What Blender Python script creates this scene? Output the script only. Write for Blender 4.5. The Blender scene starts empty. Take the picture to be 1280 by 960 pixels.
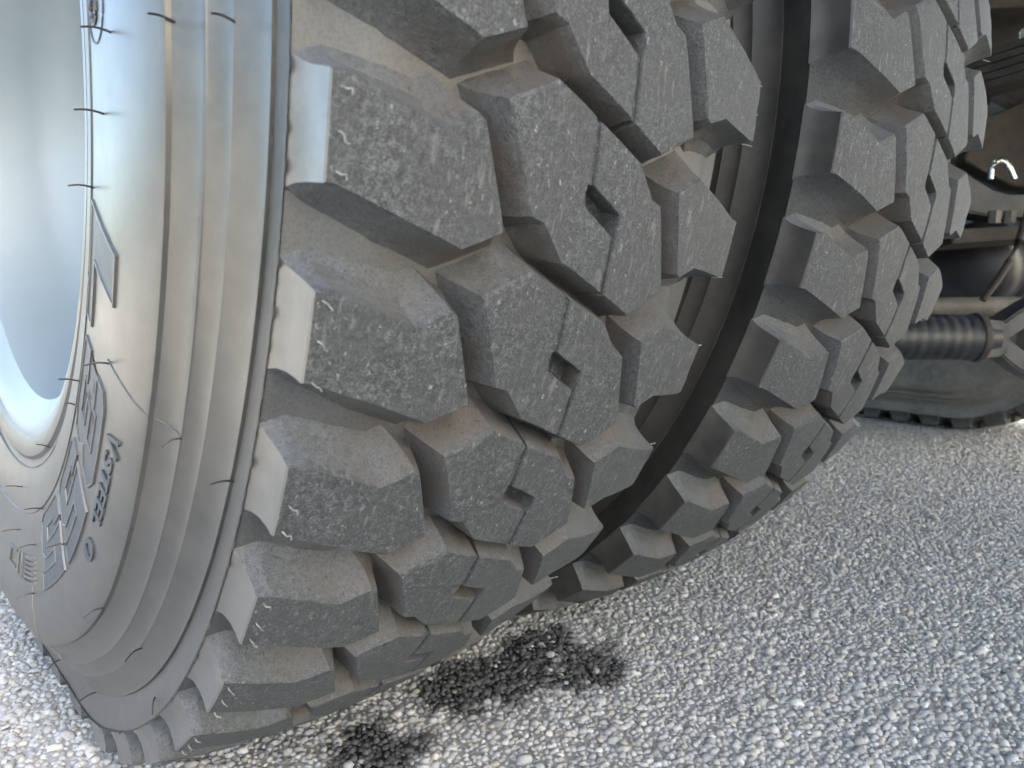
import bpy, bmesh, math, random
import numpy as np
from mathutils import Vector, Matrix, noise as mnoise
random.seed(7); rng = np.random.default_rng(11)
R_ = math.radians
scene = bpy.context.scene
COL = scene.collection

# ------------------------------------------------------------------ camera, sky, sun, exposure
HUB = 0.516                                   # loaded hub height above the ground
CAM = Vector((-0.2532, -0.7420, HUB - 0.1476))
RIGHT, FWD, UP = Vector((0.7421, -0.6703, 0.0)), Vector((0.6639, 0.7350, -0.1380)), Vector((0.0925, 0.1024, 0.9904))
cam = bpy.data.cameras.new('camera'); cam_o = bpy.data.objects.new('camera', cam); COL.objects.link(cam_o)
m = Matrix.Identity(4)
for i in range(3):
    m[i][0], m[i][1], m[i][2], m[i][3] = RIGHT[i], UP[i], -FWD[i], CAM[i]
cam_o.matrix_world = m
FPX = 958.15
cam.sensor_width = 36.0; cam.lens = FPX / 1280 * 36.0
cam.clip_start = 0.02; cam.clip_end = 2000
cam.dof.use_dof = True; cam.dof.focus_distance = 0.46; cam.dof.aperture_fstop = 15.0
scene.camera = cam_o

SUN_DIR = Vector((0.15, -0.74, 0.66)).normalized()     # towards the sun
world = bpy.data.worlds.new('World'); scene.world = world; world.use_nodes = True
wn = world.node_tree.nodes; wl = world.node_tree.links; wn.clear()
sky = wn.new('ShaderNodeTexSky'); sky.sky_type = 'NISHITA'; sky.sun_disc = False
sky.sun_elevation = math.asin(SUN_DIR.z); sky.sun_rotation = math.atan2(SUN_DIR.x, SUN_DIR.y)
sky.air_density = 1.0; sky.dust_density = 4.0; sky.ozone_density = 1.0
bg = wn.new('ShaderNodeBackground'); bg.inputs['Strength'].default_value = 0.12
wo = wn.new('ShaderNodeOutputWorld'); wl.new(sky.outputs[0], bg.inputs[0]); wl.new(bg.outputs[0], wo.inputs[0])
sun = bpy.data.lights.new('sun', 'SUN'); sun.energy = 4.0; sun.angle = R_(0.53); sun.color = (1.0, 0.93, 0.83)
sun_o = bpy.data.objects.new('sun', sun); COL.objects.link(sun_o)
sun_o.rotation_euler = SUN_DIR.to_track_quat('Z', 'Y').to_euler()
scene.view_settings.view_transform = 'Standard'; scene.view_settings.look = 'None'
scene.view_settings.gamma = 1.0; scene.view_settings.use_curve_mapping = False
scene.view_settings.exposure = 3.15
scene.view_settings.use_white_balance = True; scene.view_settings.white_balance_temperature = 6950; scene.view_settings.white_balance_tint = 6
scene.cycles.max_bounces = 5; scene.cycles.diffuse_bounces = 3; scene.cycles.glossy_bounces = 2; scene.cycles.adaptive_threshold = 0.03
scene.cycles.caustics_reflective = False; scene.cycles.caustics_refractive = False

# ------------------------------------------------------------------ helpers
def link(o, parent=None):
    COL.objects.link(o)
    if parent is not None: o.parent = parent
    return o
def empty(name, loc, label, cat, group=None):
    o = bpy.data.objects.new(name, None); o.location = loc; o.empty_display_size = 0.1
    o['label'] = label; o['category'] = cat
    if group: o['group'] = group
    return link(o)
def mesh_obj(name, verts, faces, mat, parent=None, smooth=None, attrs=None):
    me = bpy.data.meshes.new(name); me.from_pydata([tuple(v) for v in verts], [], faces)
    finish(me, mat, smooth)
    if attrs:
        for k, a in attrs.items():
            at = me.attributes.new(k, 'FLOAT', 'POINT'); at.data.foreach_set('value', np.asarray(a, np.float32))
    return link(bpy.data.objects.new(name, me), parent)
def finish(me, mat, smooth=None):
    if mat: me.materials.append(mat)
    bm = bmesh.new(); bm.from_mesh(me); bmesh.ops.recalc_face_normals(bm, faces=bm.faces[:])
    if smooth is not None:
        for f in bm.faces: f.smooth = True
        for e in bm.edges:
            e.smooth = len(e.link_faces) == 2 and e.calc_face_angle(0) < R_(smooth)
    bm.to_mesh(me); bm.free()

class NT:
    """small node-tree writer"""
    def __init__(s, name):
        s.m = bpy.data.materials.new(name); s.m.use_nodes = True; s.t = s.m.node_tree; s.t.nodes.clear()
        s.out = s.n('ShaderNodeOutputMaterial'); s.b = s.n('ShaderNodeBsdfPrincipled'); s.l(s.b.outputs[0], s.out.inputs[0])
    def n(s, t, **k):
        x = s.t.nodes.new(t)
        for a, v in k.items(): setattr(x, a, v)
        return x
    def l(s, a, b): s.t.links.new(a, b)
    def pos(s): return s.n('ShaderNodeNewGeometry').outputs['Position']
    def obj(s): return s.n('ShaderNodeTexCoord').outputs['Object']
    def noise(s, vec, scale, detail=3, rough=.55, dist=0):
        x = s.n('ShaderNodeTexNoise'); s.l(vec, x.inputs['Vector']); x.inputs['Scale'].default_value = scale
        x.inputs['Detail'].default_value = detail; x.inputs['Roughness'].default_value = rough; x.inputs['Distortion'].default_value = dist
        return x.outputs['Fac']
    def ramp(s, fac, stops):
        x = s.n('ShaderNodeValToRGB'); s.l(fac, x.inputs[0]); e = x.color_ramp.elements
        while len(e) < len(stops): e.new(.5)
        for i, (p, c) in enumerate(stops):
            e[i].position = p; e[i].color = (c, c, c, 1) if not hasattr(c, '__len__') else (*c, 1)
        return x.outputs[0]
    def mix(s, fac, a, b):
        x = s.n('ShaderNodeMix', data_type='RGBA')
        for i, v in ((0, fac), (6, a), (7, b)):
            if hasattr(v, 'is_linked') or hasattr(v, 'links'): s.l(v, x.inputs[i])
            elif i == 0: x.inputs[0].default_value = v
            else: x.inputs[i].default_value = (*v, 1) if hasattr(v, '__len__') else (v, v, v, 1)
        return x.outputs[2]
    def math(s, op, a, b=None, clamp=False):
        x = s.n('ShaderNodeMath', operation=op, use_clamp=clamp)
        for i, v in ((0, a), (1, b)):
            if v is None: continue
            if hasattr(v, 'links'): s.l(v, x.inputs[i])
            else: x.inputs[i].default_value = v
        return x.outputs[0]
    def attr(s, name, out='Fac'): return s.n('ShaderNodeAttribute', attribute_name=name).outputs[out]
    def bump(s, h, strength, dist):
        x = s.n('ShaderNodeBump'); x.inputs['Strength'].default_value = strength; x.inputs['Distance'].default_value = dist
        s.l(h, x.inputs['Height']); s.l(x.outputs[0], s.b.inputs['Normal']); return x
    def set(s, **k):
        for a, v in k.items():
            i = s.b.inputs[{'col': 'Base Color', 'rough': 'Roughness', 'metal': 'Metallic', 'spec': 'Specular IOR Level'}[a]]
            if hasattr(v, 'links'): s.l(v, i)
            elif a == 'col': i.default_value = (*v, 1)
            else: i.default_value = v

# ------------------------------------------------------------------ materials
def mat_tread():
    t = NT('tread_rubber'); p = t.pos()
    fine = t.noise(p, 1100, 3, .75); mid = t.noise(p, 340, 4, .72); big = t.noise(p, 30, 2)
    s = t.math('ADD', t.math('MULTIPLY', fine, .5), t.math('MULTIPLY', mid, .5))
    base = t.ramp(s, [(.38, (.010, .012, .015)), (.49, (.031, .0355, .041)), (.62, (.100, .110, .120))])
    base = t.mix(t.ramp(big, [(.36, 0), (.66, .55)]), base, (.032, .036, .040))
    mp = t.n('ShaderNodeMapping'); mp.inputs['Scale'].default_value = (1, 1, .5); mp.inputs['Rotation'].default_value = (.3, .5, .2); t.l(p, mp.inputs['Vector'])
    vo = t.n('ShaderNodeTexVoronoi'); vo.inputs['Scale'].default_value = 560
    wn_ = t.n('ShaderNodeTexNoise'); wn_.inputs['Scale'].default_value = 620; wn_.inputs['Detail'].default_value = 2; t.l(p, wn_.inputs['Vector'])
    wv = t.n('ShaderNodeVectorMath', operation='SCALE'); t.l(wn_.outputs['Color'], wv.inputs[0]); wv.inputs['Scale'].default_value = .0034
    wa = t.n('ShaderNodeVectorMath', operation='ADD'); t.l(mp.outputs[0], wa.inputs[0]); t.l(wv.outputs[0], wa.inputs[1]); t.l(wa.outputs[0], vo.inputs['Vector'])
    sc = t.n('ShaderNodeSeparateColor'); t.l(vo.outputs['Color'], sc.inputs[0]); fl = vo.outputs['Distance']
    rad = t.math('MULTIPLY', t.math('POWER', sc.outputs[0], 3.0), .42)
    speck = t.math('MULTIPLY', t.ramp(t.math('SUBTRACT', rad, fl), [(.0, 0), (.10, 1)]), t.math('ADD', t.math('MULTIPLY', sc.outputs[1], .42), .08))
    base = t.mix(speck, base, (.30, .31, .315))
    # directional scuffs along the rolling direction
    m2 = t.n('ShaderNodeMapping'); m2.inputs['Scale'].default_value = (1, .35, .16); m2.inputs['Rotation'].default_value = (.1, .25, 0); t.l(p, m2.inputs['Vector'])
    scuff = t.ramp(t.noise(m2.outputs[0], 420, 2, .6), [(.58, 0), (.70, 1)])
    base = t.mix(t.math('MULTIPLY', scuff, t.ramp(big, [(.42, 0), (.62, .38)])), base, (.19, .195, .20))
    base = t.mix(t.math('MULTIPLY', t.ramp(sc.outputs[2], [(.80, 0), (.9, 1)]), t.ramp(fl, [(.25, .75), (.42, 0)])), base, (.012, .013, .015))
    # brown dust clinging to the groove walls, its tone lowered for groove shadow
    wall = t.attr('wall'); dusty = t.attr('dust')
    d1 = t.ramp(mid, [(.30, 0), (.62, 1)]); d2 = t.ramp(big, [(.35, 0), (.6, 1)])
    dust = t.math('MULTIPLY', dusty, t.math('ADD', t.math('MULTIPLY', d1, .30), t.math('ADD', t.math('MULTIPLY', d2, .45), .0)), True)
    dcol = t.mix(mid, (.030, .023, .018), (.092, .073, .057))
    smooth_wall = t.mix(t.ramp(s, [(.40, 0), (.6, 1)]), (.042, .047, .053), (.094, .102, .112))  # sky light on the upward ramps put into a paler wall grey
    col = t.mix(t.math('MULTIPLY', wall, .92), base, smooth_wall)
    col = t.mix(dust, col, dcol)
    pit = t.math('MULTIPLY', wall, t.math('MULTIPLY', t.ramp(fl, [(.18, 1), (.30, 0)]), t.ramp(sc.outputs[1], [(.50, 0), (.58, 1)])))
    col = t.mix(t.math('MULTIPLY', pit, .7), col, (.015, .014, .013))
    t.set(col=col, rough=t.ramp(mid, [(.3, .58), (.7, .82)]), spec=.5)
    t.bump(t.math('ADD', t.math('MULTIPLY', fine, .6), mid), .7, .0010); return t.m
def mat_side(name='sidewall_rubber', lift=1.0, spec=1.0, dull=0.0):
    t = NT(name); p = t.pos()
    film = t.noise(p, 11, 4, .6, .4); mott = t.noise(p, 70, 4, .65)
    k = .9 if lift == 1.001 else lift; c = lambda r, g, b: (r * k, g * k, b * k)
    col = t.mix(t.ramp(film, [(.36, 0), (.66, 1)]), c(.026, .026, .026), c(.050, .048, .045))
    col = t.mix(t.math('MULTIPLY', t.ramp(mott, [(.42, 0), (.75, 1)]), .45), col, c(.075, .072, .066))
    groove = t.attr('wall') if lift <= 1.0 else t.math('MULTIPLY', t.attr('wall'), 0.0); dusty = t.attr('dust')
    gn = t.noise(p, 820, 3, .7)
    gcol = t.mix(mott, (.026, .029, .033), (.056, .061, .067))
    gcol = t.mix(t.math('MULTIPLY', dusty, t.ramp(mott, [(.3, .15), (.65, .75)])), gcol, (.052, .041, .032))
    gcol = t.mix(t.math('MULTIPLY', t.ramp(gn, [(.40, 1), (.52, 0)]), .6), gcol, (.014, .014, .014))
    col = t.mix(groove, col, gcol)
    t.set(col=col, rough=t.math('ADD', t.math('MULTIPLY', groove, .3), t.ramp(film, [(.3, .29 + dull), (.7, .40 + dull)])), spec=spec)
    t.bump(t.math('ADD', t.math('MULTIPLY', gn, .25), mott), .14, .0006); return t.m
def mat_simple(name, c1, c2, scale, rough, metal=0, bump=.1, spec=.5, dist=.001):
    t = NT(name); p = t.pos(); n = t.noise(p, scale, 5, .6)
    t.set(col=t.mix(t.ramp(n, [(.35, 0), (.65, 1)]), c1, c2), rough=t.ramp(n, [(.3, max(rough - .08, .02)), (.7, min(1, rough + .1))]), metal=metal, spec=spec)
    if bump: t.bump(n, bump, dist)
    return t.m
M_TREAD = mat_tread(); M_SIDE = mat_side(); M_BUTT = mat_side('shoulder_rubber', 1.9); M_BUTTB = mat_side('shaded_shoulder_rubber', 1.001, .5, .2)  # second shoulder rubber is a copy with inner-tyre shade in its colour
M_SIDEB = mat_side('shaded_sidewall_rubber', .65, .35, .25)  # inner tyre copy: shade of the gap put into a darker colour
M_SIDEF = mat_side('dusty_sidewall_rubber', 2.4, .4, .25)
M_LETTER = mat_simple('letter_rubber', (.040, .048, .060), (.056, .064, .076), 60, .45, bump=.05, spec=.35)
M_HAIR = mat_simple('hair_rubber', (.012, .012, .013), (.03, .03, .03), 300, .45, bump=0)
M_HAIRG = mat_simple('scuffed_hair_rubber', (.07, .07, .07), (.22, .22, .215), 300, .6, bump=0)
M_RIM = mat_simple('silver_rim_paint', (.20, .245, .275), (.235, .28, .305), 5, .38, metal=.15, bump=0, spec=.5)
M_STEEL = mat_simple('grimy_painted_steel', (.028, .032, .040), (.075, .074, .074), 30, .6, bump=.3)
M_BLACK = mat_simple('black_rubber_boot', (.008, .010, .014), (.018, .021, .026), 40, .45, bump=.05)
M_RUST = mat_simple('rusty_steel', (.016, .014, .0125), (.044, .037, .032), 45, .75, bump=.4)
M_GALV = mat_simple('bare_bright_steel', (.62, .66, .66), (.75, .78, .78), 60, .25, metal=.9, bump=.05)
M_TUBE = mat_simple('dusty_grey_tube', (.075, .072, .066), (.13, .122, .11), 40, .6, bump=.15)
M_BED = mat_simple('dark_bed_paint', (.05, .055, .06), (.08, .08, .08), 6, .5, bump=.1)

# ------------------------------------------------------------------ tyre geometry (axle along x; th=0 faces the camera side, th=90 is the ground)
NP = 45; PITCH = 360 / NP
def r_top(x): return .5335 - .62 * x * x - 14 * x ** 4
def r_floor(x):
    a = abs(x); c = r_top(x) - .0190
    if a <= .095: return c
    k = min(1, (a - .095) / .031); k = k * k * (3 - 2 * k)
    return c * (1 - k) + .4972 * k
SIDE = [(.2745, .1330), (.279, .1365), (.285, .1387), (.2915, .1393), (.2945, .1375), (.298, .1378), (.306, .1425), (.33, .1470), (.35, .1493), (.37, .1510), (.386, .1517),
        (.40, .1515), (.412, .1505), (.422, .1490), (.4285, .1471), (.4308, .1463), (.4315, .1459)]
# stepped ribs: crisp ridge, then a concave scoop out to the next ridge
for (ra, xa, rb, xb, drop, pw) in ((.4315, .1457, .4476, .1368, .0020, 1.9), (.4476, .1376, .4583, .1308, .0014, 1.8), (.4583, .1322, .4749, .1238, .0016, 1.9), (.4749, .1254, .4972, .1274, .0032, 1.3)):
    for k in range(1, 15):
        t = ((k - .8) / 13.2) ** 1.3
        SIDE.append((ra + .0002 + (rb - ra - .0002) * t, xb + (xa - drop - xb) * (1 - t) ** pw))
SR = [s[0] for s in SIDE]; SX = [s[1] for s in SIDE]
def side_x(r): return float(np.interp(r, SR, SX))
def smooth01(t): t = min(1, max(0, t)); return t * t * (3 - 2 * t)
def deform(x, r, th):
    d = abs((th - 90 + 180) % 360 - 180)
    if d < 44:
        o = .5335 - HUB / math.cos(R_(d)); o = .5 * (o + math.sqrt(o * o + 2.5e-5)) - .0001 * smooth01(d / 40)
        if d < 40: 
            g = .0215 * smooth01(1 - d / 40)             # sidewall bulges above the contact patch
            x = x * (1 + .07 * (g / .0215) * math.exp(-((r - .430) / .045) ** 2))
        r = r - o * smooth01((r - .31) / .17)
    return x, r
def P3(x, r, th, flat=True):
    if flat: x, r = deform(x, r, th)
    a = R_(th); return (x, -r * math.cos(a), -r * math.sin(a))

def make_casing(mat):
    prof = [(-x, r, 0) for r, x in SIDE]
    prof[-1] = (-.1276, .4972, 0)
    prof.append((-.1272, .4968, 1))
    for x in np.linspace(-.125, .125, 41): prof.append((float(x), r_floor(float(x)), 1))
    prof.append((.1272, .4968, 1))
    prof += [(x, r, 0) for r, x in reversed(SIDE)]
    NS = 360; n = len(prof); V = []; W = []
    for j in range(NS):
        th = j * 360 / NS
        for (x, r, w) in prof:
            V.append(P3(x, r, th)); W.append(w)
    F = []
    for j in range(NS):
        k = (j + 1) % NS
        for i in range(n - 1): F.append((j * n + i, j * n + i + 1, k * n + i + 1, k * n + i))
    me = bpy.data.meshes.new('tyre'); me.from_pydata(V, [], F)
    finish(me, mat, 30)
    D = [w * smooth01((.112 - abs(v[0])) / .045) for v, w in zip(V, W)]
    at = me.attributes.new('dust', 'FLOAT', 'POINT'); at.data.foreach_set('value', np.array(D, np.float32))
    at = me.attributes.new('wall', 'FLOAT', 'POINT'); at.data.foreach_set('value', np.array(W, np.float32))
    return me

def offset_poly(P, offs):
    """P counter-clockwise; offs per edge i (P[i]->P[i+1]), positive outward"""
    n = len(P); L = []
    for i in range(n):
        a = Vector(P[i]); b = Vector(P[(i + 1) % n]); d = (b - a).normalized(); nrm = Vector((d.y, -d.x))
        L.append((a + nrm * offs[i], d))
    out = []
    for i in range(n):
        (p, d), (q, e) = L[i - 1], L[i]
        cr = d.x * e.y - d.y * e.x
        if abs(cr) < .40 and d.dot(e) > 0:
            nn = Vector((d.y + e.y, -d.x - e.x)).normalized(); out.append(tuple(Vector(P[i]) + nn * (.5 * (offs[i - 1] + offs[i])))); continue
        t = ((q.x - p.x) * e.y - (q.y - p.y) * e.x) / cr
        out.append(tuple(p + d * t))
    return out
def ccw(P):
    a = sum(P[i][0] * P[(i + 1) % len(P)][1] - P[(i + 1) % len(P)][0] * P[i][1] for i in range(len(P)))
    return a > 0
FR = [0, .04, .30, .58, .84, 1.04]
WIDE = [-.5, .1, 2.2, 4.8, 8.0, 12.5]; CHAM = [-1.5, .3, 1.8, 3.6, 6.0, 9.0]; LEFTW = [-.6, .1, 2.0, 4.0, 6.0, 8.0]; NARR = [-.45, .1, 1.6, 3.0, 4.6, 6.6]; RAMP = [-.4, .1, 1.9, 4.4, 8.6, 16.5]; SLOT = [-.4, 0, 0, 0, 0, 0]
ENDW = [-.6, 0, .6, 1.4, 3.0, 6.0]
SHLD = [-.4, .1, -.4, -.2, .8, 3.1]
def prism(bm, lay, poly, kinds, top=0.0, depth=None, sub=True, wave=0.0):
    """poly in mm (x, s); kinds per edge -> ring offsets in mm; maps to the tyre. returns (x, s, depthfraction) coded verts"""
    if not ccw(poly):
        poly = poly[::-1]; kinds = kinds[::-1]; kinds = kinds[1:] + kinds[:1]
    n = len(poly); rings = []
    for k, f in enumerate(FR):
        q = offset_poly(poly, [kd[k] for kd in kinds])
        ring = []
        for (x, s) in q:
            v = bm.verts.new((x, s, f)); v[lay] = 0.0 if k == 0 else (.35 if k == 1 else 1.0); ring.append(v)
        rings.append(ring)
    for k in range(len(FR) - 1):
        for i in range(n):
            j = (i + 1) % n
            fc = bm.faces.new((rings[k][i], rings[k][j], rings[k + 1][j], rings[k + 1][i]))
            if kinds[i] is SHLD: fc.material_index = 1
    bm.faces.new(rings[0])
def cut(bm, nrm, vals):
    for v in vals:
        g = bm.verts[:] + bm.edges[:] + bm.faces[:]
        bmesh.ops.bisect_plane(bm, geom=g, plane_co=Vector(nrm) * v, plane_no=Vector(nrm), dist=1e-4)
def block_bm(parts):
    bm = bmesh.new(); lay = bm.verts.layers.float.new('wall')
    for (poly, kinds, top) in parts:
        b2 = bmesh.new(); l2 = b2.verts.layers.float.new('wall')
        prism(b2, l2, poly, kinds)
        cut(b2, (1, 0, 0), range(-120, 121, 8)); cut(b2, (0, 1, 0), range(-64, 65, 8))
        vm = {}
        for v in b2.verts:
            w = bm.verts.new((v.co.x, v.co.y, v.co.z + top)); w[lay] = v[l2]; vm[v] = w
        for f in b2.faces:
            bm.faces.new([vm[v] for v in f.verts]).material_index = f.material_index
        b2.free()
    return bm
def block_mesh(name, bm, th0, mat, flat, seed=0):
    """map (x mm, s mm, depth fraction) to the tyre at base angle th0 (0 when instanced by rotation)"""
    b = bm.copy(); lw = b.verts.layers.float['wall']; ld = b.verts.layers.float.new('dust')
    for v in b.verts:
        x, s, f = v.co
        n1 = mnoise.noise(Vector((x * .16, s * .16, seed * 9.7 + f * 2))); n2 = mnoise.noise(Vector((x * .05, s * .05, seed * 5.3 + 40)))
        n3 = max(0, mnoise.noise(Vector((x * .09, s * .09, seed * 3.1 + 80))) - .42)
        if abs(x) < 123: x += .40 * n1 + .35 * n2; s += .35 * mnoise.noise(Vector((x * .15, s * .15, seed * 7.7 + 20))) + .35 * n2
        if f < .05: f += .018 * n1 + (.16 * n3 if f > .01 else .05 * n3)
        X = x / 1000; xt = max(-.126, min(.126, X)); rt = r_top(xt); rf = r_floor(xt)
        r = rt - f * (rt - rf); th = math.degrees(s / 530.0) + th0
        v[ld] = v[lw] * smooth01((.112 - abs(X)) / .04)
        v.co = P3(X, r, th, flat)
    me = bpy.data.meshes.new(name); b.to_mesh(me); b.free()
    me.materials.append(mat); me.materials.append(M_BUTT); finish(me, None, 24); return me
# tread pattern (mm): x across, s along the circumference (positive = towards the ground)
SH = [(-124.8, -37.2), (-118.5, -37.2), (-85, -24), (-70.5, -30.8), (-67, -28.5), (-52.2, 11.5), (-71, 19.0), (-90, 11.5), (-120.5, .3), (-124.8, -.3)]
SHK = [ENDW, RAMP, RAMP, NARR, NARR, WIDE, WIDE, WIDE, ENDW, SHLD]
SH2 = [(-x, -s) for x, s in SH]; SH2[0] = (124.8, 32.0); SH2[1] = (118.5, 32.0); SH2[2] = (85, 25.5); SH2[3] = (70.5, 29.5); SH2[4] = (67, 27.5)
CA = [(-57.5, -37), (-34, -47.5), (-12, -37), (-11.4, -11.5), (-12.3, -6.5), (-11.3, -1.5), (5, 8), (8.3, 10), (8.6, 35.2), (-20, 22), (-33, 6.8), (-40.5, 4.2)]
CAK = [CHAM, NARR, SLOT, SLOT, SLOT, SLOT, SLOT, SLOT, NARR, NARR, NARR, LEFTW]
CB = [(57.5, 37), (34, 47.5), (12, 37), (11.4, 11.5), (12.6, 6.5), (11.6, 1), (-5, -8.2), (-8.3, -10.4), (-8.6, -35.2), (20, -22), (33, -6.8), (40.5, -4.2)]
CBK = [CHAM, NARR, SLOT, SLOT, SLOT, SLOT, SLOT, SLOT, NARR, NARR, NARR, LEFTW]
FLOORK = [[0] * 6] * 4
F1 = [(-12.2, -36.2), (-8.4, -34.6), (-8.1, -10), (-11.6, -11)]
F2 = [(12.2, 36.2), (8.4, 34.6), (8.1, 10), (11.6, 11)]
F3 = [(-13, -12), (13, -3), (13, 12), (-13, 3)]
BM_SH = block_bm([(SH, SHK, 0)]); BM_SH2 = block_bm([(SH2, SHK, 0)])
BM_C = block_bm([(CA, CAK, 0), (CB, CBK, 0), (F1, FLOORK, .085), (F2, FLOORK, .085), (F3, FLOORK, .55)])
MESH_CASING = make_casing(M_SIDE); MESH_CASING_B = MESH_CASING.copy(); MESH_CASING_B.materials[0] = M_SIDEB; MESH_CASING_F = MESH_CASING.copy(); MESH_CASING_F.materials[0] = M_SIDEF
KINDS = [('tread_block', BM_SH), ('tread_block', BM_C), ('tread_block', BM_SH2)]
PROTO = [[block_mesh(n, b, 0, M_TREAD, False, q + 1) for q in range(5)] for n, b in KINDS]

def tube_mesh(name, pts, rad, mat, seg=6, taper=1.0, closed_ring=False):
    V = []; F = []; n = len(pts)
    pts = [Vector(p) for p in pts]
    for i, p in enumerate(pts):
        d = (pts[(i + 1) % n] - pts[i - 1]) if closed_ring else (pts[min(i + 1, n - 1)] - pts[max(i - 1, 0)])
        d.normalize(); a = d.orthogonal() if abs(d.z) > .9 else d.cross(Vector((0, 0, 1))); a.normalize(); b = d.cross(a)
        r = rad * (1 + (taper - 1) * i / max(1, n - 1))
        for k in range(seg):
            t = 2 * math.pi * k / seg; V.append(p + a * (r * math.cos(t)) + b * (r * math.sin(t)))
    for i in range(n if closed_ring else n - 1):
        j = (i + 1) % n
        for k in range(seg): F.append((i * seg + k, i * seg + (k + 1) % seg, j * seg + (k + 1) % seg, j * seg + k))
    if not closed_ring: F += [tuple(range(seg))[::-1], tuple((n - 1) * seg + k for k in range(seg))]
    me = bpy.data.meshes.new(name); me.from_pydata(V, [], F); finish(me, mat, 50); return me
def lathe_mesh(name, prof, mat, seg=64, axis='x', smooth=30, closed=False):
    """prof: (axial, radius)"""
    V = []; F = []; n = len(prof)
    for j in range(seg):
        a = 2 * math.pi * j / seg
        for (x, r) in prof: V.append((x, r * math.cos(a), r * math.sin(a)))
    for j in range(seg):
        k = (j + 1) % seg
        for i in range(n if closed else n - 1):
            i2 = (i + 1) % n; F.append((j * n + i, j * n + i2, k * n + i2, k * n + i))
    me = bpy.data.meshes.new(name); me.from_pydata(V, [], F); finish(me, mat, smooth); return me

# rim: pressed-steel disc wheel, deep dish towards -x (outer wheel)
RIMP = [(-.1275, .2600), (-.1318, .2655), (-.1345, .2715), (-.1345, .2765), (-.1315, .2790), (-.1270, .2770), (-.1245, .2700), (-.1225, .2600), (-.1190, .2545),
        (-.100, .2515), (-.060, .2490), (-.030, .2430), (-.010, .2310), (.02, .2280), (.10, .2300), (.122, .2560), (.1270, .2700), (.1320, .2770), (.1345, .2760), (.1345, .270),
        (.130, .262), (.118, .246), (.098, .222), (.02, .2200), (-.012, .2235), (-.034, .2365), (-.062, .2425), (-.100, .2450), (-.119, .2485)]
MESH_RIM = lathe_mesh('rim', RIMP, M_RIM, 160, closed=True)
def disc_mesh():
    prof = [(.095, .2195), (.060, .2170), (.040, .2080), (.052, .180), (.075, .155), (.078, .120), (.078, .075), (.078, .06), (.070, .06), (.070, .1), (.068, .15), (.044, .176), (.032, .206), (.055, .219)]
    return lathe_mesh('wheel_disc', prof, M_RIM, 96, closed=True)
MESH_DISC = disc_mesh()

def wheel(xc, phase, label, flip_disc=False, casing=None):
    ty = bpy.data.objects.new('tyre', casing or MESH_CASING); ty.location = Vector((xc, 0, HUB)) - TL; link(ty, truck); ty['label'] = label
    for i in range(NP):
        th = phase + i * PITCH
        d = abs((th - 90 + 180) % 360 - 180)
        for k, (nm, b) in enumerate(KINDS):
            if d < 44:
                o = bpy.data.objects.new(nm, block_mesh(nm, b, th, M_TREAD, True, i % 5 + 1))
            else:
                o = bpy.data.objects.new(nm, PROTO[k][(i * 2 + k) % 5]); o.rotation_euler.x = R_(th)
            link(o, ty)
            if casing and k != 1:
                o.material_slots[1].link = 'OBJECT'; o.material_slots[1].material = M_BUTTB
    rim = bpy.data.objects.new('rim', MESH_RIM); rim.location = Vector((xc, 0, HUB)) - TL; link(rim, truck)
    link(bpy.data.objects.new('wheel_disc', MESH_DISC), rim)
    if flip_disc: rim.rotation_euler.z = math.pi
    return rim, ty

PH_OUT = 13.0; SPACING = .344; PH_IN = 13.0 - 1.457 * PITCH
# ------------------------------------------------------------------ ground
def stain_amount(x, y):
    """dark damp patches in front of the tyres"""
    d = 9
    for (cx, cy, ax, ay, rot) in STAINS:
        dx, dy = x - cx, y - cy; c, s = math.cos(rot), math.sin(rot)
        u, v = (dx * c + dy * s) / ax, (-dx * s + dy * c) / ay
        d = min(d, math.hypot(u, v))
    n = mnoise.noise(Vector((x * 38, y * 38, .3))) * .40 + mnoise.noise(Vector((x * 110, y * 110, 1.3))) * .28
    return smooth01((1.20 - (d + n)) / .5)
def pix_ground(u, v, z=0.0):
    d = FWD + RIGHT * ((u - 640) / FPX) + UP * ((480 - v) / FPX); t = (z - CAM.z) / d.z; return CAM + d * t
STAINS = [(*pix_ground(463, 940).xy, .046, .040, .2), (*pix_ground(660, 825).xy, .085, .042, .45), (*pix_ground(600, 850).xy, .058, .030, .45), (*pix_ground(735, 830).xy, .048, .042, .2), (*pix_ground(640, 866).xy, .020, .013, 0), (*pix_ground(560, 856).xy, .050, .024, .45)]

def mat_ground():
    t = NT('chip_seal_ground'); p = t.pos()
    vo = t.n('ShaderNodeTexVoronoi'); vo.inputs['Scale'].default_value = 135; t.l(p, vo.inputs['Vector'])
    g = t.n('ShaderNodeSeparateColor'); t.l(vo.outputs['Color'], g.inputs[0])
    stone = t.ramp(g.outputs[0], [(0, (.20, .195, .19)), (.35, (.30, .295, .285)), (.75, (.40, .395, .38)), (1, (.50, .49, .47))])
    gap = t.ramp(vo.outputs['Distance'], [(.25, 0), (.55, 1)])
    col = t.mix(gap, stone, (.27, .266, .258))
    big = t.noise(p, 2.2, 4); col = t.mix(t.ramp(big, [(.4, 0), (.7, .3)]), col, (.21, .205, .2))
    t.set(col=col, rough=.85, spec=.3)
    t.bump(t.math('SUBTRACT', 1.0, vo.outputs['Distance']), .8, .004); return t.m
def mat_bitumen():
    t = NT('grey_binder'); p = t.pos(); n = t.noise(p, 300, 4); st = t.attr('stain')
    c = t.mix(n, (.27, .264, .252), (.38, .373, .36)); c = t.mix(st, c, (.014, .014, .016))
    t.set(col=c, rough=.8, spec=.3); t.bump(n, .5, .002); return t.m
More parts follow.
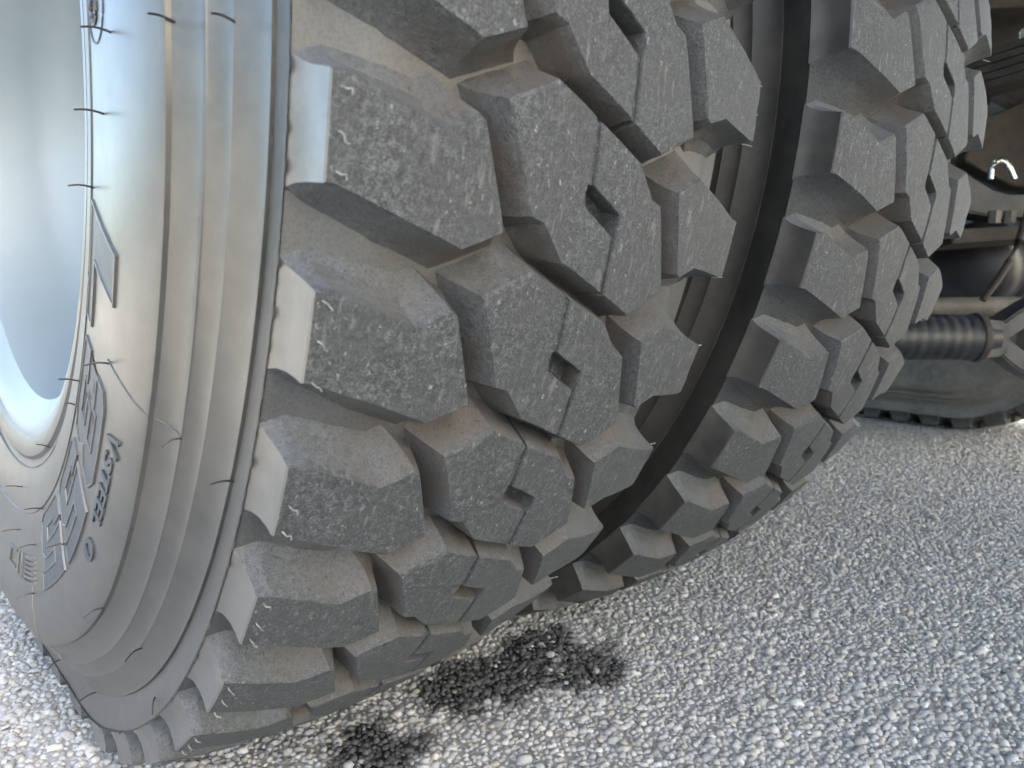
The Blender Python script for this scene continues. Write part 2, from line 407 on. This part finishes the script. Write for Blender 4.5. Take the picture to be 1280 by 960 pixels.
def mat_stone():
    t = NT('chip_stone'); p = t.pos(); n = t.noise(p, 500, 2, .7)
    c = t.n('ShaderNodeAttribute', attribute_name='tint').outputs['Color']
    x = t.mix(t.ramp(n, [(.35, .30), (.7, 0)]), c, (.16, .16, .16))
    st = t.attr('stain')
    t.set(col=x, rough=t.math('SUBTRACT', .78, t.math("MULTIPLY", st, .12)), spec=.4); return t.m
gv = [(-400, -400, -.0045), (400, -400, -.0045), (400, 400, -.0045), (-400, 400, -.0045)]
ground = mesh_obj('ground', gv, [(0, 1, 2, 3)], mat_ground()); ground['kind'] = 'structure'
def build_gravel():
    def scatter(x0, x1, y0, y1, step):
        nx, ny = int((x1 - x0) / step), int((y1 - y0) / step)
        X, Y = np.meshgrid(np.arange(nx), np.arange(ny))
        X = x0 + (X + .5 * (Y % 2)) * step + rng.normal(0, .20, X.shape) * step; Y = y0 + Y * step * .9 + rng.normal(0, .20, Y.shape) * step
        return X.ravel(), Y.ravel()
    def frustum(X, Y, mu):
        D = np.stack([X - CAM.x, Y - CAM.y, np.full_like(X, -CAM.z)], 1)
        a, b, c = D @ np.array(RIGHT), D @ np.array(FWD), D @ np.array(UP)
        u = 640 + FPX * a / b; v = 480 - FPX * c / b
        return b, (b > .05) & (u > -mu) & (u < 1280 + mu) & (v < 960 + mu)
    X, Y = scatter(-1.1, 2.6, -.75, 1.3, .0054)
    dep, ok = frustum(X, Y, 160)
    # hidden behind the two near tyres' contact strips and far off: leave to the sheet below
    ok &= (dep < 2.45) & ~((X > -.10) & (X < .44) & (np.abs(Y) < .09))
    ok &= ~((X > .05) & (Y > .35) & (X < 1.0))
    X, Y, dep = X[ok], Y[ok], dep[ok]
    bm = bmesh.new(); bmesh.ops.create_icosphere(bm, subdivisions=2, radius=1)
    bmesh.ops.delete(bm, geom=[v for v in bm.verts if v.co.z < -.30], context='VERTS')
    hv = np.array([v.co[:] for v in bm.verts]); bm.verts.index_update(); hf = np.array([[v.index for v in f.verts] for f in bm.faces]); bm.free()
    # lighter dome for stones farther off
    lv = [(0, 0, 1.0)]; lf = []
    for q, (rr, zz) in enumerate(((.72, .66), (1.0, -.12))):
        for k in range(7): lv.append((rr * math.cos((k + .5 * q) * 2 * math.pi / 7), rr * math.sin((k + .5 * q) * 2 * math.pi / 7), zz))
    for k in range(7):
        k2 = (k + 1) % 7; lf += [(0, 1 + k, 1 + k2), (1 + k, 8 + k, 1 + k2), (1 + k2, 8 + k, 8 + k2)]
    lv, lf = np.array(lv), np.array(lf)
    Vs, Fs, Ts, Ss = [], [], [], []; base = 0
    for (tv, tf, sel) in ((hv, hf, dep < .42), (lv, lf, dep >= .42)):
        # twelve lumpy variants of the stone
        var = []
        for k in range(12):
            dirs = rng.normal(size=(7, 3)); dirs /= np.linalg.norm(dirs, axis=1)[:, None]; h = rng.uniform(.72, 1.0, 7)
            d = tv @ dirs.T; sc = np.min(np.where(d > .25, h / np.maximum(d, .25), 9), axis=1); var.append(tv * np.minimum(1.08, sc)[:, None])
        x, y = X[sel], Y[sel]; n = len(x)
        if n == 0: continue
        vi = rng.integers(0, 12, n); T = np.array(var)[vi]
        size = np.clip(rng.lognormal(math.log(.0028), .30, n), .0015, .0058)
        sc = np.stack([size * rng.uniform(.8, 1.3, n), size * rng.uniform(.75, 1.1, n), size * rng.uniform(.45, .75, n)], 1)
        T = T * sc[:, None, :]
        a = rng.uniform(0, 2 * np.pi, n); b = rng.normal(0, .30, n)
        cb, sb = np.cos(b), np.sin(b); y1 = T[:, :, 1] * cb[:, None] - T[:, :, 2] * sb[:, None]; z1 = T[:, :, 1] * sb[:, None] + T[:, :, 2] * cb[:, None]
        ca, sa = np.cos(a), np.sin(a); x2 = T[:, :, 0] * ca[:, None] - y1 * sa[:, None]; y2 = T[:, :, 0] * sa[:, None] + y1 * ca[:, None]
        z0 = rng.normal(-.0013, .0004, n)
        V = np.stack([x2 + x[:, None], y2 + y[:, None], z1 + z0[:, None]], 2)
        nv = tv.shape[0]
        Vs.append(V.reshape(-1, 3)); Fs.append((tf[None] + (np.arange(n) * nv)[:, None, None] + base).reshape(-1, 3)); base += n * nv
        # stone colours: pale grey, white, warm, a few dark
        g = np.clip(rng.normal(.385, .070, n), .17, .64); warm = np.where(rng.random(n) < .14, rng.uniform(.04, .20, n), rng.uniform(-.01, .05, n))
        col = np.stack([g * (1 + warm * .55), g * (1 + warm * .1), g * (1 - warm * .9), np.ones(n)], 1)
        st = np.array([stain_amount(px, py) if (-.1 < px < .45 and -.4 < py < -.1) else 0.0 for px, py in zip(x, y)])
        st = np.where(rng.random(n) < .045, st * .2, st)
        col[:, :3] = col[:, :3] * (1 - st[:, None]) + st[:, None] * (.030 + .035 * rng.random(n)[:, None] * col[:, :3] / .4)
        Ts.append(np.repeat(col, nv, 0)); Ss.append(np.repeat(st, nv))
    V = np.concatenate(Vs).astype(np.float32); F = np.concatenate(Fs).astype(np.int32)
    me = bpy.data.meshes.new('gravel'); me.vertices.add(len(V)); me.vertices.foreach_set('co', V.ravel())
    me.loops.add(F.size); me.loops.foreach_set('vertex_index', F.ravel()); me.polygons.add(len(F))
    me.polygons.foreach_set('loop_start', np.arange(0, F.size, 3, dtype=np.int32)); me.update(calc_edges=True)
    me.polygons.foreach_set('use_smooth', np.ones(len(F), bool))
    at = me.attributes.new('tint', 'FLOAT_COLOR', 'POINT'); at.data.foreach_set('color', np.concatenate(Ts).astype(np.float32).ravel())
    at = me.attributes.new('stain', 'FLOAT', 'POINT'); at.data.foreach_set('value', np.concatenate(Ss).astype(np.float32))
    me.materials.append(mat_stone()); o = link(bpy.data.objects.new('gravel', me)); o['kind'] = 'stuff'
    o['label'] = 'pale grey stone chips of the rough chip-seal ground'; o['category'] = 'gravel'
    print('stones', len(X), 'tris', len(F))
    # binder sheet between the stones, carries the stain
    nx, ny = 150, 90; x0, x1, y0, y1 = -1.2, 2.7, -.9, 1.4
    xs = np.concatenate([np.linspace(x0, -.1, 8)[:-1], np.linspace(-.1, .45, 140), np.linspace(.45, x1, 8)[1:]])
    ys = np.concatenate([np.linspace(y0, -.40, 5)[:-1], np.linspace(-.40, -.10, 80), np.linspace(-.10, y1, 8)[1:]])
    V = [(x, y, -.0016) for y in ys for x in xs]; w = len(xs)
    F = [(j * w + i, j * w + i + 1, (j + 1) * w + i + 1, (j + 1) * w + i) for j in range(len(ys) - 1) for i in range(w - 1)]
    S = [stain_amount(x, y) if (-.1 < x < .45 and -.4 < y < -.1) else 0.0 for (x, y, z) in V]
    b = mesh_obj('road_surface', V, F, mat_bitumen(), None, None, {'stain': S}); b['kind'] = 'structure'
build_gravel()

# ------------------------------------------------------------------ the truck (one thing) and its wheels
truck = empty('truck', (1.1, 0, 0), 'truck seen from under its side: big lug tyres, silver rim, dark axle parts', 'truck')
TL = Vector((1.1, 0, 0))
w_out, ty_out = wheel(0.0, PH_OUT, 'nearest chunky lug tyre with ribbed sidewall and silver rim facing the camera')
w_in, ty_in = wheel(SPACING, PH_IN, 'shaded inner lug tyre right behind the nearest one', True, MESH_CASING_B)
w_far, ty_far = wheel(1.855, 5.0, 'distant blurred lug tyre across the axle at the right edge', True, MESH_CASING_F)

# ------------------------------------------------------------------ sidewall details on the nearest tyre (parts of the tyre)
def SP(th, r, h=0.0):          # point on the left sidewall, raised by h
    x, rr = deform(-side_x(r) - h, r, th); a = R_(th); return Vector((x, -rr * math.cos(a), -rr * math.sin(a)))
def letter(poly, th0, r0, hi=.0011, border=1.0):
    """poly in (deg, mm); raised border with a flat, glossier field"""
    mmdeg = .366 * math.pi / 180 * 1000
    P = [(x * mmdeg, y) for x, y in poly]
    if not ccw(P): P = P[::-1]
    n = len(P); bm = bmesh.new()
    rings = []
    for off, h in ((.5, -.0004), (0, hi), (-border, hi), (-border - .4, .0004)):
        rings.append([bm.verts.new((x, y, h)) for x, y in offset_poly(P, [off] * n)])
    for a, b in zip(rings[:-1], rings[1:]):
        for i in range(n): bm.faces.new((a[i], a[(i + 1) % n], b[(i + 1) % n], b[i]))
    bm.faces.new(rings[-1]).material_index = 1
    bmesh.ops.triangulate(bm, faces=[f for f in bm.faces if len(f.verts) > 4])
    cut(bm, (1, 0, 0), range(6, 90, 6)); cut(bm, (0, 1, 0), range(6, 60, 6))
    for v in bm.verts: v.co = SP(th0 + v.co.x / mmdeg, r0 + v.co.y / 1000, v.co.z)
    me = bpy.data.meshes.new('letter'); bm.to_mesh(me); bm.free(); me.materials.append(M_SIDE); me.materials.append(M_LETTER); finish(me, None, 25)
    return link(bpy.data.objects.new('raised_letter', me), ty_out)
GL = [(0, 0), (1.75, 52), (5.4, 52), (4.6, 13), (10.3, 13.5), (10.4, 0)]
G3 = [(.3, 2), (2.2, 0), (9, 0), (11, 5), (11.2, 18), (9.9, 26), (11.5, 32), (11.7, 46), (10, 52), (2, 52), (.7, 48), (.6, 35), (4.1, 35), (4.1, 40), (8, 40), (8, 31.5), (4.7, 31.5), (4.6, 21.5), (7.7, 21.5), (7.6, 12.5), (3.7, 12.5), (3.6, 18), (0.1, 18)]
G5 = [(0, 5), (1.5, 0), (9.5, 0), (11, 5), (11.3, 27), (9.8, 32), (4.5, 32), (4.7, 39.5), (11.3, 39.5), (11.5, 52), (1, 52), (.2, 21.5), (7.7, 21.5), (7.5, 12.5), (3.5, 12.5), (3.4, 17.5), (0, 17.5)]
for G, t0 in ((GL, 18.9), (G3, 31.0), (G5, 44.0), (G5, 56.2)): letter(G, t0, .340)
def side_text(body, th0, r0, size, stretch, h):
    cu = bpy.data.curves.new('tmp', 'FONT'); cu.body = body; cu.size = size; cu.extrude = h; cu.resolution_u = 3; cu.offset = .0003
    ob = bpy.data.objects.new('tmp', cu); COL.objects.link(ob)
    dg = bpy.context.evaluated_depsgraph_get(); me = bpy.data.meshes.new_from_object(ob.evaluated_get(dg))
    bpy.data.objects.remove(ob); bpy.data.curves.remove(cu)
    for v in me.vertices:
        x, y, z = v.co; v.co = SP(th0 + math.degrees(x * stretch / r0), r0 + y, z)
    finish(me, M_LETTER, None); me.name = 'raised_word'
    return link(bpy.data.objects.new('raised_word', me), ty_out)
side_text('V', 33.3, .4005, .019, 1.0, .0012)
side_text('STEEL', 35.5, .4005, .0135, 1.75, .0010)
side_text('0', 46.3, .4000, .016, 2.6, .0010)
def side_bar(name, th0, th1, r0, r1, h, mat=None):
    V = []; n = 5
    for (t, r, hh) in [(th0 + (th1 - th0) * i / n, rr, hh) for i in range(n + 1) for rr, hh in ((r0, -.0005), (r0, h), (r1, h), (r1, -.0005))]: V.append(SP(t, r, hh))
    F = []
    for i in range(n):
        for k in range(3): F.append((i * 4 + k, i * 4 + k + 1, (i + 1) * 4 + k + 1, (i + 1) * 4 + k))
    F += [(0, 1, 2, 3), (n * 4 + 3, n * 4 + 2, n * 4 + 1, n * 4)]
    me = bpy.data.meshes.new(name); me.from_pydata(V, [], F); finish(me, mat or M_SIDE, None)
    return link(bpy.data.objects.new(name, me), ty_out)
for i in range(6): side_bar('raised_mark', 71.6, 77.5, .3668 + i * .0036, .3685 + i * .0036, .0016)
for (a, b, r0, r1) in ((78.6, 79.6, .366, .386), (80.6, 81.4, .367, .385), (82.3, 87.0, .3675, .3695), (82.3, 87.0, .381, .383), (85.8, 87.0, .3695, .381)):
    side_bar('raised_mark', a, b, r0, r1, .0016)
def side_line(name, pts, rad, mat):
    return link(bpy.data.objects.new(name, tube_mesh(name, [SP(t, r, rad * .2) for t, r in pts], rad, mat, 5)), ty_out)
for t0 in (29.0, 74.0, 119.0):
    side_line('mould_line', [(t0 + .25 * math.sin(r * 60), r) for r in np.linspace(.388, .4312, 12)], .00045, M_SIDE)
    side_line('mould_line', [(t0 + .3, r) for r in np.linspace(.4325, .4474, 8)], .00045, M_SIDE)
for r in (.3005, .3345): side_line('raised_ring', [(t, r) for t in np.linspace(-40, 130, 120)], .0007, M_SIDE)
ring = [(4.9 + 2.3 * math.cos(a), .355 + .0165 * math.sin(a)) for a in np.linspace(0, 2 * math.pi, 40)]
side_line('emblem_ring', ring, .0005, M_LETTER)
side_line('emblem_mark', [(4.9 + .9 * math.cos(a), .352 + .006 * math.sin(a)) for a in np.linspace(0, 2 * math.pi, 20)], .0012, M_LETTER)
# mould flash: a ragged torn lip along the shoulder edge
def flash():
    V = []; F = []; n = 900
    for i in range(n + 1):
        t = -45 + 150 * i / n
        h = max(0, mnoise.noise(Vector((t * 1.3, 0, 0))) * .0028 + mnoise.noise(Vector((t * 6, 3, 0))) * .0022)
        for (x, r) in ((-.1280, .4966), (-.1280 - h * .25, .4976 + h), (-.1271, .4972)):
            V.append(P3(x, r, t))
        if i:
            a = (i - 1) * 3; b = i * 3
            F += [(a, a + 1, b + 1, b), (a + 1, a + 2, b + 2, b + 1)]
    me = bpy.data.meshes.new('mould_flash'); me.from_pydata(V, [], F); finish(me, M_HAIR, None)
    link(bpy.data.objects.new('mould_flash', me), ty_out)
flash()
# vent hairs: (angle, radius, length, drift y, drift z)
HAIRS = [(6.98, .3822, .0115, -.0008, -.0002), (6.93, .4326, .0100, -.0017, .0007), (6.95, .4585, .009, -.0013, .0009), (11.98, .3665, .012, 0, .0004), (18.01, .3386, .011, .0001, .0003),
         (28.97, .3899, .0105, .0009, 0), (37.95, .3343, .0105, 0, .0023), (41.88, .3316, .005, .001, .0018), (29.42, .4476, .009, -.0003, -.0027), (29.93, .4765, .0105, -.0001, .0009),
         (51.6, .4315, .011, -.0017, -.0024), (52.37, .4594, .0105, -.0044, -.003), (73.44, .4761, .013, -.0026, -.002), (74.6, .4474, .010, -.0041, -.003), (72.99, .3931, .011, .0004, -.0006),
         (54.9, .3805, .012, .0005, .0002), (83.42, .3162, .011, .0013, .0025), (66.96, .3363, .0115, 0, .0018), (82.32, .3508, .0125, .0018, .0011), (66.34, .2937, .008, .001, .0034), (72.68, .3583, .010, .0003, -.0001),
         (54.29, .4864, .0045, -.0085, -.0054), (96.5, .432, .011, -.002, -.002), (96.8, .382, .011, 0, .001)]
for (t, r, L, dy, dz) in HAIRS:
    b = SP(t, r, -.0006); pts = []
    for i in range(6):
        f = i / 5; pts.append(b + Vector((-(L + .0006) * f, dy * f ** 1.6, dz * f ** 1.6 + .0010 * math.sin(f * math.pi))))
    link(bpy.data.objects.new('rubber_hair', tube_mesh('rubber_hair', pts, .00056, M_HAIR, 6, .8)), ty_out)
# curled hairs on the shoulder blocks' edges
def shoulder_hairs(ty, phase, ks, sides, dens):
    rnd = random.Random(5 + len(ks))
    for k in ks:
        th = phase + k * PITCH
        for sd in sides:
            for s in (-33, -17.5, -3):
                if rnd.random() < (.12 if sd < 0 else .25): continue
                s_ = s if sd < 0 else -s
                s_ += rnd.uniform(-2, 2)
                t = th + math.degrees(s_ / 530); x = sd * (.1215 if sd < 0 else .1225); r = r_top(x) - .0005
                a = R_(t); er = Vector((0, -math.cos(a), -math.sin(a))); et = Vector((0, math.sin(a), -math.cos(a)))
                if sd < 0:
                    p0 = Vector((x, 0, 0)) + er * r; L = rnd.uniform(.003, .007); q = rnd.uniform(-.6, .9)
                    pts = [p0 - er * .001, p0 + er * .0018, p0 + er * .0030 + Vector((.0008, 0, 0)) + et * .0006, p0 + er * .0036 + Vector((.0020, 0, 0)) * (1 - q * .5) + et * (.0012 + .002 * q), p0 + er * .0038 + Vector((.0026, 0, 0)) + et * (.002 + L * .5 * max(q, .1))]
                else:
                    p0 = Vector((x, 0, 0)) + er * (r - .0055); L = rnd.uniform(.009, .013)
                    pts = [p0, p0 + Vector((L * .5, 0, 0)) + er * .0006, p0 + Vector((L, 0, 0)) + er * rnd.uniform(-.001, .002)]
                link(bpy.data.objects.new('rubber_hair', tube_mesh('rubber_hair', pts, .00042, M_HAIRG, 5, .8)), ty)
shoulder_hairs(ty_out, PH_OUT, range(-1, 6), (-1, 1), 1)
shoulder_hairs(ty_in, PH_IN, range(-1, 7), (1,), 1)

# ------------------------------------------------------------------ the truck above and behind the wheels
def tmesh(name, me, loc=(0, 0, 0), rot=None, label=None, parent=None):
    o = bpy.data.objects.new(name, me); o.location = Vector(loc) - TL if parent is None else loc
    if rot: o.rotation_euler = rot
    if label: o['label'] = label
    return link(o, parent or truck)
def box_mesh(name, sx, sy, sz, mat, bev=.006):
    bm = bmesh.new(); bmesh.ops.create_cube(bm, size=1)
    for v in bm.verts: v.co = (v.co.x * sx, v.co.y * sy, v.co.z * sz)
    bmesh.ops.bevel(bm, geom=bm.edges[:], offset=bev, segments=2, affect='EDGES')
    me = bpy.data.meshes.new(name); bm.to_mesh(me); bm.free(); finish(me, mat, 40); return me
# cargo bed overhead, its frame rails and cross members
tmesh('cargo_bed', box_mesh('cargo_bed', 2.46, 10.6, .16, M_BED), (1.10, -.60, 1.46))  # unseen body, boards and cover; height and length set for their shade
for x in (-.115, 2.315): tmesh('side_board', box_mesh('side_board', .05, 10.6, 1.3, M_BED), (x, -.60, 2.20))
tmesh('tail_board', box_mesh('tail_board', 2.36, .05, 1.3, M_BED), (1.10, -5.87, 2.20)); tmesh('head_board', box_mesh('head_board', 2.36, .05, 1.9, M_BED), (1.10, 4.67, 2.44))
tmesh('load_cover', box_mesh('load_cover', 2.50, 10.6, .05, M_BED), (1.10, -.60, 2.88))
def rail_mesh():
    bm = bmesh.new(); pr = [(0, -.13), (.075, -.13), (.075, -.12), (.01, -.12), (.01, .12), (.075, .12), (.075, .13), (0, .13)]
    a = [bm.verts.new((x, -5.7, z)) for x, z in pr]; b = [bm.verts.new((x, 4.3, z)) for x, z in pr]; n = len(pr)
    for i in range(n): bm.faces.new((a[i], a[(i + 1) % n], b[(i + 1) % n], b[i]))
    bm.faces.new(a); bm.faces.new(b[::-1]); me = bpy.data.meshes.new('frame_rail'); bm.to_mesh(me); bm.free(); finish(me, M_STEEL, None); return me
RM = rail_mesh()
tmesh('frame_rail', RM, (.66, 0, 1.20)); tmesh('frame_rail', RM, (1.54, 0, 1.20), (0, 0, 0))
for y in (-1.6, -.75, .9): tmesh('cross_member', box_mesh('cross_member', .80, .09, .16, M_STEEL), (1.135, y, 1.20))
def axle():
    prof = [(.0, .052), (.18, .058), (.20, .075), (.34, .078), (.56, .088), (.70, .13), (.80, .185), (.90, .215), (1.0, .222), (1.1, .215), (1.2, .185), (1.30, .13), (1.44, .088), (1.66, .078), (1.80, .075), (1.82, .058), (2.0, .052)]
    return lathe_mesh('axle_housing', [(a * .94 - .94, r) for a, r in prof], M_RUST, 48)
tmesh('axle_housing', axle(), (1.10, 0, HUB))
# leaf springs: each leaf its own part of the spring
for xs in (.70, 1.50):
    sp = tmesh('leaf_spring', box_mesh('spring_seat', .10, .16, .03, M_STEEL), (xs, 0, HUB + .10))
    for i in range(6):
        V = []; L = .62 - i * .085; F = []; n = 16
        for j in range(n + 1):
            y = -L + 2 * L * j / n; z = .16 + .30 * y * y - i * .015
            V += [(-.04, y, z), (.04, y, z), (.04, y, z + .013), (-.04, y, z + .013)]
            if j:
                a = (j - 1) * 4; b = j * 4
                F += [(a, a + 1, b + 1, b), (a + 1, a + 2, b + 2, b + 1), (a + 2, a + 3, b + 3, b + 2), (a + 3, a, b, b + 3)]
        me = bpy.data.meshes.new('spring_leaf'); me.from_pydata(V, [], F); finish(me, M_RUST, 30); tmesh('spring_leaf', me, (0, 0, 0), None, None, sp)
def px_at(u, v, depth): return CAM + (FWD + RIGHT * ((u - 640) / FPX) + UP * ((480 - v) / FPX)) * depth
# ribbed boot with end clamp and forked yoke, low behind the inner tyre
b0 = px_at(1080, 421, 1.22); b1 = px_at(1217, 422, 1.22); ax = (b1 - b0); BL = ax.length; ax.normalize()
def along(me_name, prof, mat, o, d, seg=40):
    me = lathe_mesh(me_name, prof, mat, seg, smooth=60)
    q = Vector((1, 0, 0)).rotation_difference(d).to_euler(); return tmesh(me_name, me, o, q)
prof = [(0, .034)]
for i in range(9):
    x = BL * (.04 + .098 * i); prof += [(x, .0365), (x + BL * .018, .0363), (x + BL * .036, .0356), (x + BL * .054, .0356), (x + BL * .072, .0363), (x + BL * .09, .0365)]
prof += [(BL, .0365), (BL + .001, .030), (BL + .03, .028)]
along('ribbed_boot', prof, M_BLACK, b0, ax)
along('boot_clamp', [(-.002, .033), (-.002, .0385), (.004, .0395), (.008, .0385), (.009, .031)], M_RUST, b1, ax)
def yoke(o, d):
    bm = bmesh.new(); up = Vector((0, 0, 1)); sd = d.cross(up).normalized()
    def arm(pts, w0, w1, th):
        rows = []
        for i, (a, z) in enumerate(pts):
            f = i / (len(pts) - 1); w = w0 + (w1 - w0) * f; a2, z2 = pts[min(i + 1, len(pts) - 1)]; a1, z1 = pts[max(i - 1, 0)]
            t = Vector((a2 - a1, z2 - z1)).normalized(); nn = Vector((-t.y, t.x))
            rows.append([bm.verts.new(d * (a + nn.x * w * s1) + up * (z + nn.y * w * s1) + sd * (th * s2)) for s1, s2 in ((-1, -1), (1, -1), (1, 1), (-1, 1))])
        for r1, r2 in zip(rows[:-1], rows[1:]):
            for i in range(4): bm.faces.new((r1[i], r1[(i + 1) % 4], r2[(i + 1) % 4], r2[i]))
        bm.faces.new(rows[0][::-1]); bm.faces.new(rows[-1])
    arm([(0, 0), (.02, .0), (.035, .0)], .030, .026, .024)
    arm([(.025, .010), (.045, .026), (.075, .045), (.13, .068), (.20, .085)], .013, .017, .024)
    arm([(.025, -.010), (.045, -.026), (.075, -.045), (.13, -.070), (.20, -.092)], .013, .017, .024)
    arm([(.07, 0), (.12, 0), (.22, 0)], .020, .026, .018)
    bmesh.ops.bevel(bm, geom=bm.edges[:], offset=.003, segments=2, affect='EDGES')
    me = bpy.data.meshes.new('yoke'); bm.to_mesh(me); bm.free(); finish(me, M_STEEL, 40); return tmesh('forked_yoke', me, o)
yoke(b1 + ax * .008, ax)
# plain tube behind the boot
t0 = px_at(1100, 384, 1.45); t1 = px_at(1480, 380, 1.45)
tmesh('tie_tube', tube_mesh('tie_tube', [t0 - TL, t0.lerp(t1, .5) - TL, t1 - TL], .0175, M_TUBE, 20), TL)
# brake chamber, bracket plates, curved pipe and bright ring higher up
c0 = px_at(1225, 335, 1.62)
along('brake_chamber', [(-.10, 0), (-.10, .07), (-.085, .085), (-.01, .088), (-.006, .098), (.006, .098), (.01, .088), (.085, .085), (.12, .06), (.125, 0)], M_BLACK, c0, Vector((1, .1, .05)).normalized(), 48)
pp = [px_at(u, v, d) for u, v, d in ((1228, 375, 1.38), (1246, 352, 1.38), (1262, 326, 1.38), (1274, 300, 1.38), (1284, 270, 1.38), (1290, 230, 1.38))]
tmesh('brake_pipe', tube_mesh('brake_pipe', [p - TL for p in pp], .0065, M_RUST, 10), TL)
def plate(name, pix, depth, thick, mat):
    bm = bmesh.new(); P = [px_at(u, v, depth) for u, v in pix]; nrm = FWD.normalized() * thick
    a = [bm.verts.new(p - TL) for p in P]; b = [bm.verts.new(p + nrm - TL) for p in P]; n = len(P)
    for i in range(n): bm.faces.new((a[i], a[(i + 1) % n], b[(i + 1) % n], b[i]))
    bm.faces.new(a); bm.faces.new(b[::-1]); bmesh.ops.bevel(bm, geom=bm.edges[:], offset=.003, segments=2, affect='EDGES')
    me = bpy.data.meshes.new(name); bm.to_mesh(me); bm.free(); finish(me, mat, 35); return tmesh(name, me, TL)
plate('bracket_plate', [(1195, 212), (1215, 220), (1240, 240), (1262, 246), (1330, 240), (1330, 268), (1245, 272), (1195, 262)], 1.42, .05, M_STEEL)
plate('bracket_flange', [(1190, 286), (1240, 284), (1330, 278), (1330, 294), (1190, 304)], 1.40, .09, M_RUST)
for (u, v) in ((1243, 272), (1262, 272)):
    o = px_at(u, v, 1.395); along('bolt_head', [(-.01, 0), (-.01, .011), (.012, .011), (.012, 0)], M_TUBE, o, Vector((0, 0, 1)), 6)
arc = [px_at(u, v, 1.42) for u, v in ((1238, 224), (1239, 212), (1244, 203), (1250, 200), (1257, 203), (1263, 211), (1268, 224))]
tmesh('bright_hook', tube_mesh('bright_hook', [p - TL for p in arc], .0048, M_GALV, 10), TL)
plate('rusty_gusset', [(1225, 150), (1300, 120), (1330, 180), (1330, 236), (1268, 232), (1232, 215), (1205, 200)], 1.62, .04, M_RUST)
plate('spring_hanger', [(1150, -60), (1330, -60), (1330, 5), (1236, 10), (1150, 16)], 1.50, .05, M_RUST)
plate('bright_strip', [(1277, 36), (1288, 30), (1288, 78), (1278, 76)], 1.45, .01, M_GALV)
tmesh('mud_guard', box_mesh('mud_guard', .9, .02, .75, M_BLACK), (1.15, .62, .88))
tmesh('air_tank', lathe_mesh('air_tank', [(-.35, 0), (-.35, .10), (-.31, .14), (.31, .14), (.35, .10), (.35, 0)], M_BLACK, 40), (1.15, .38, .78))
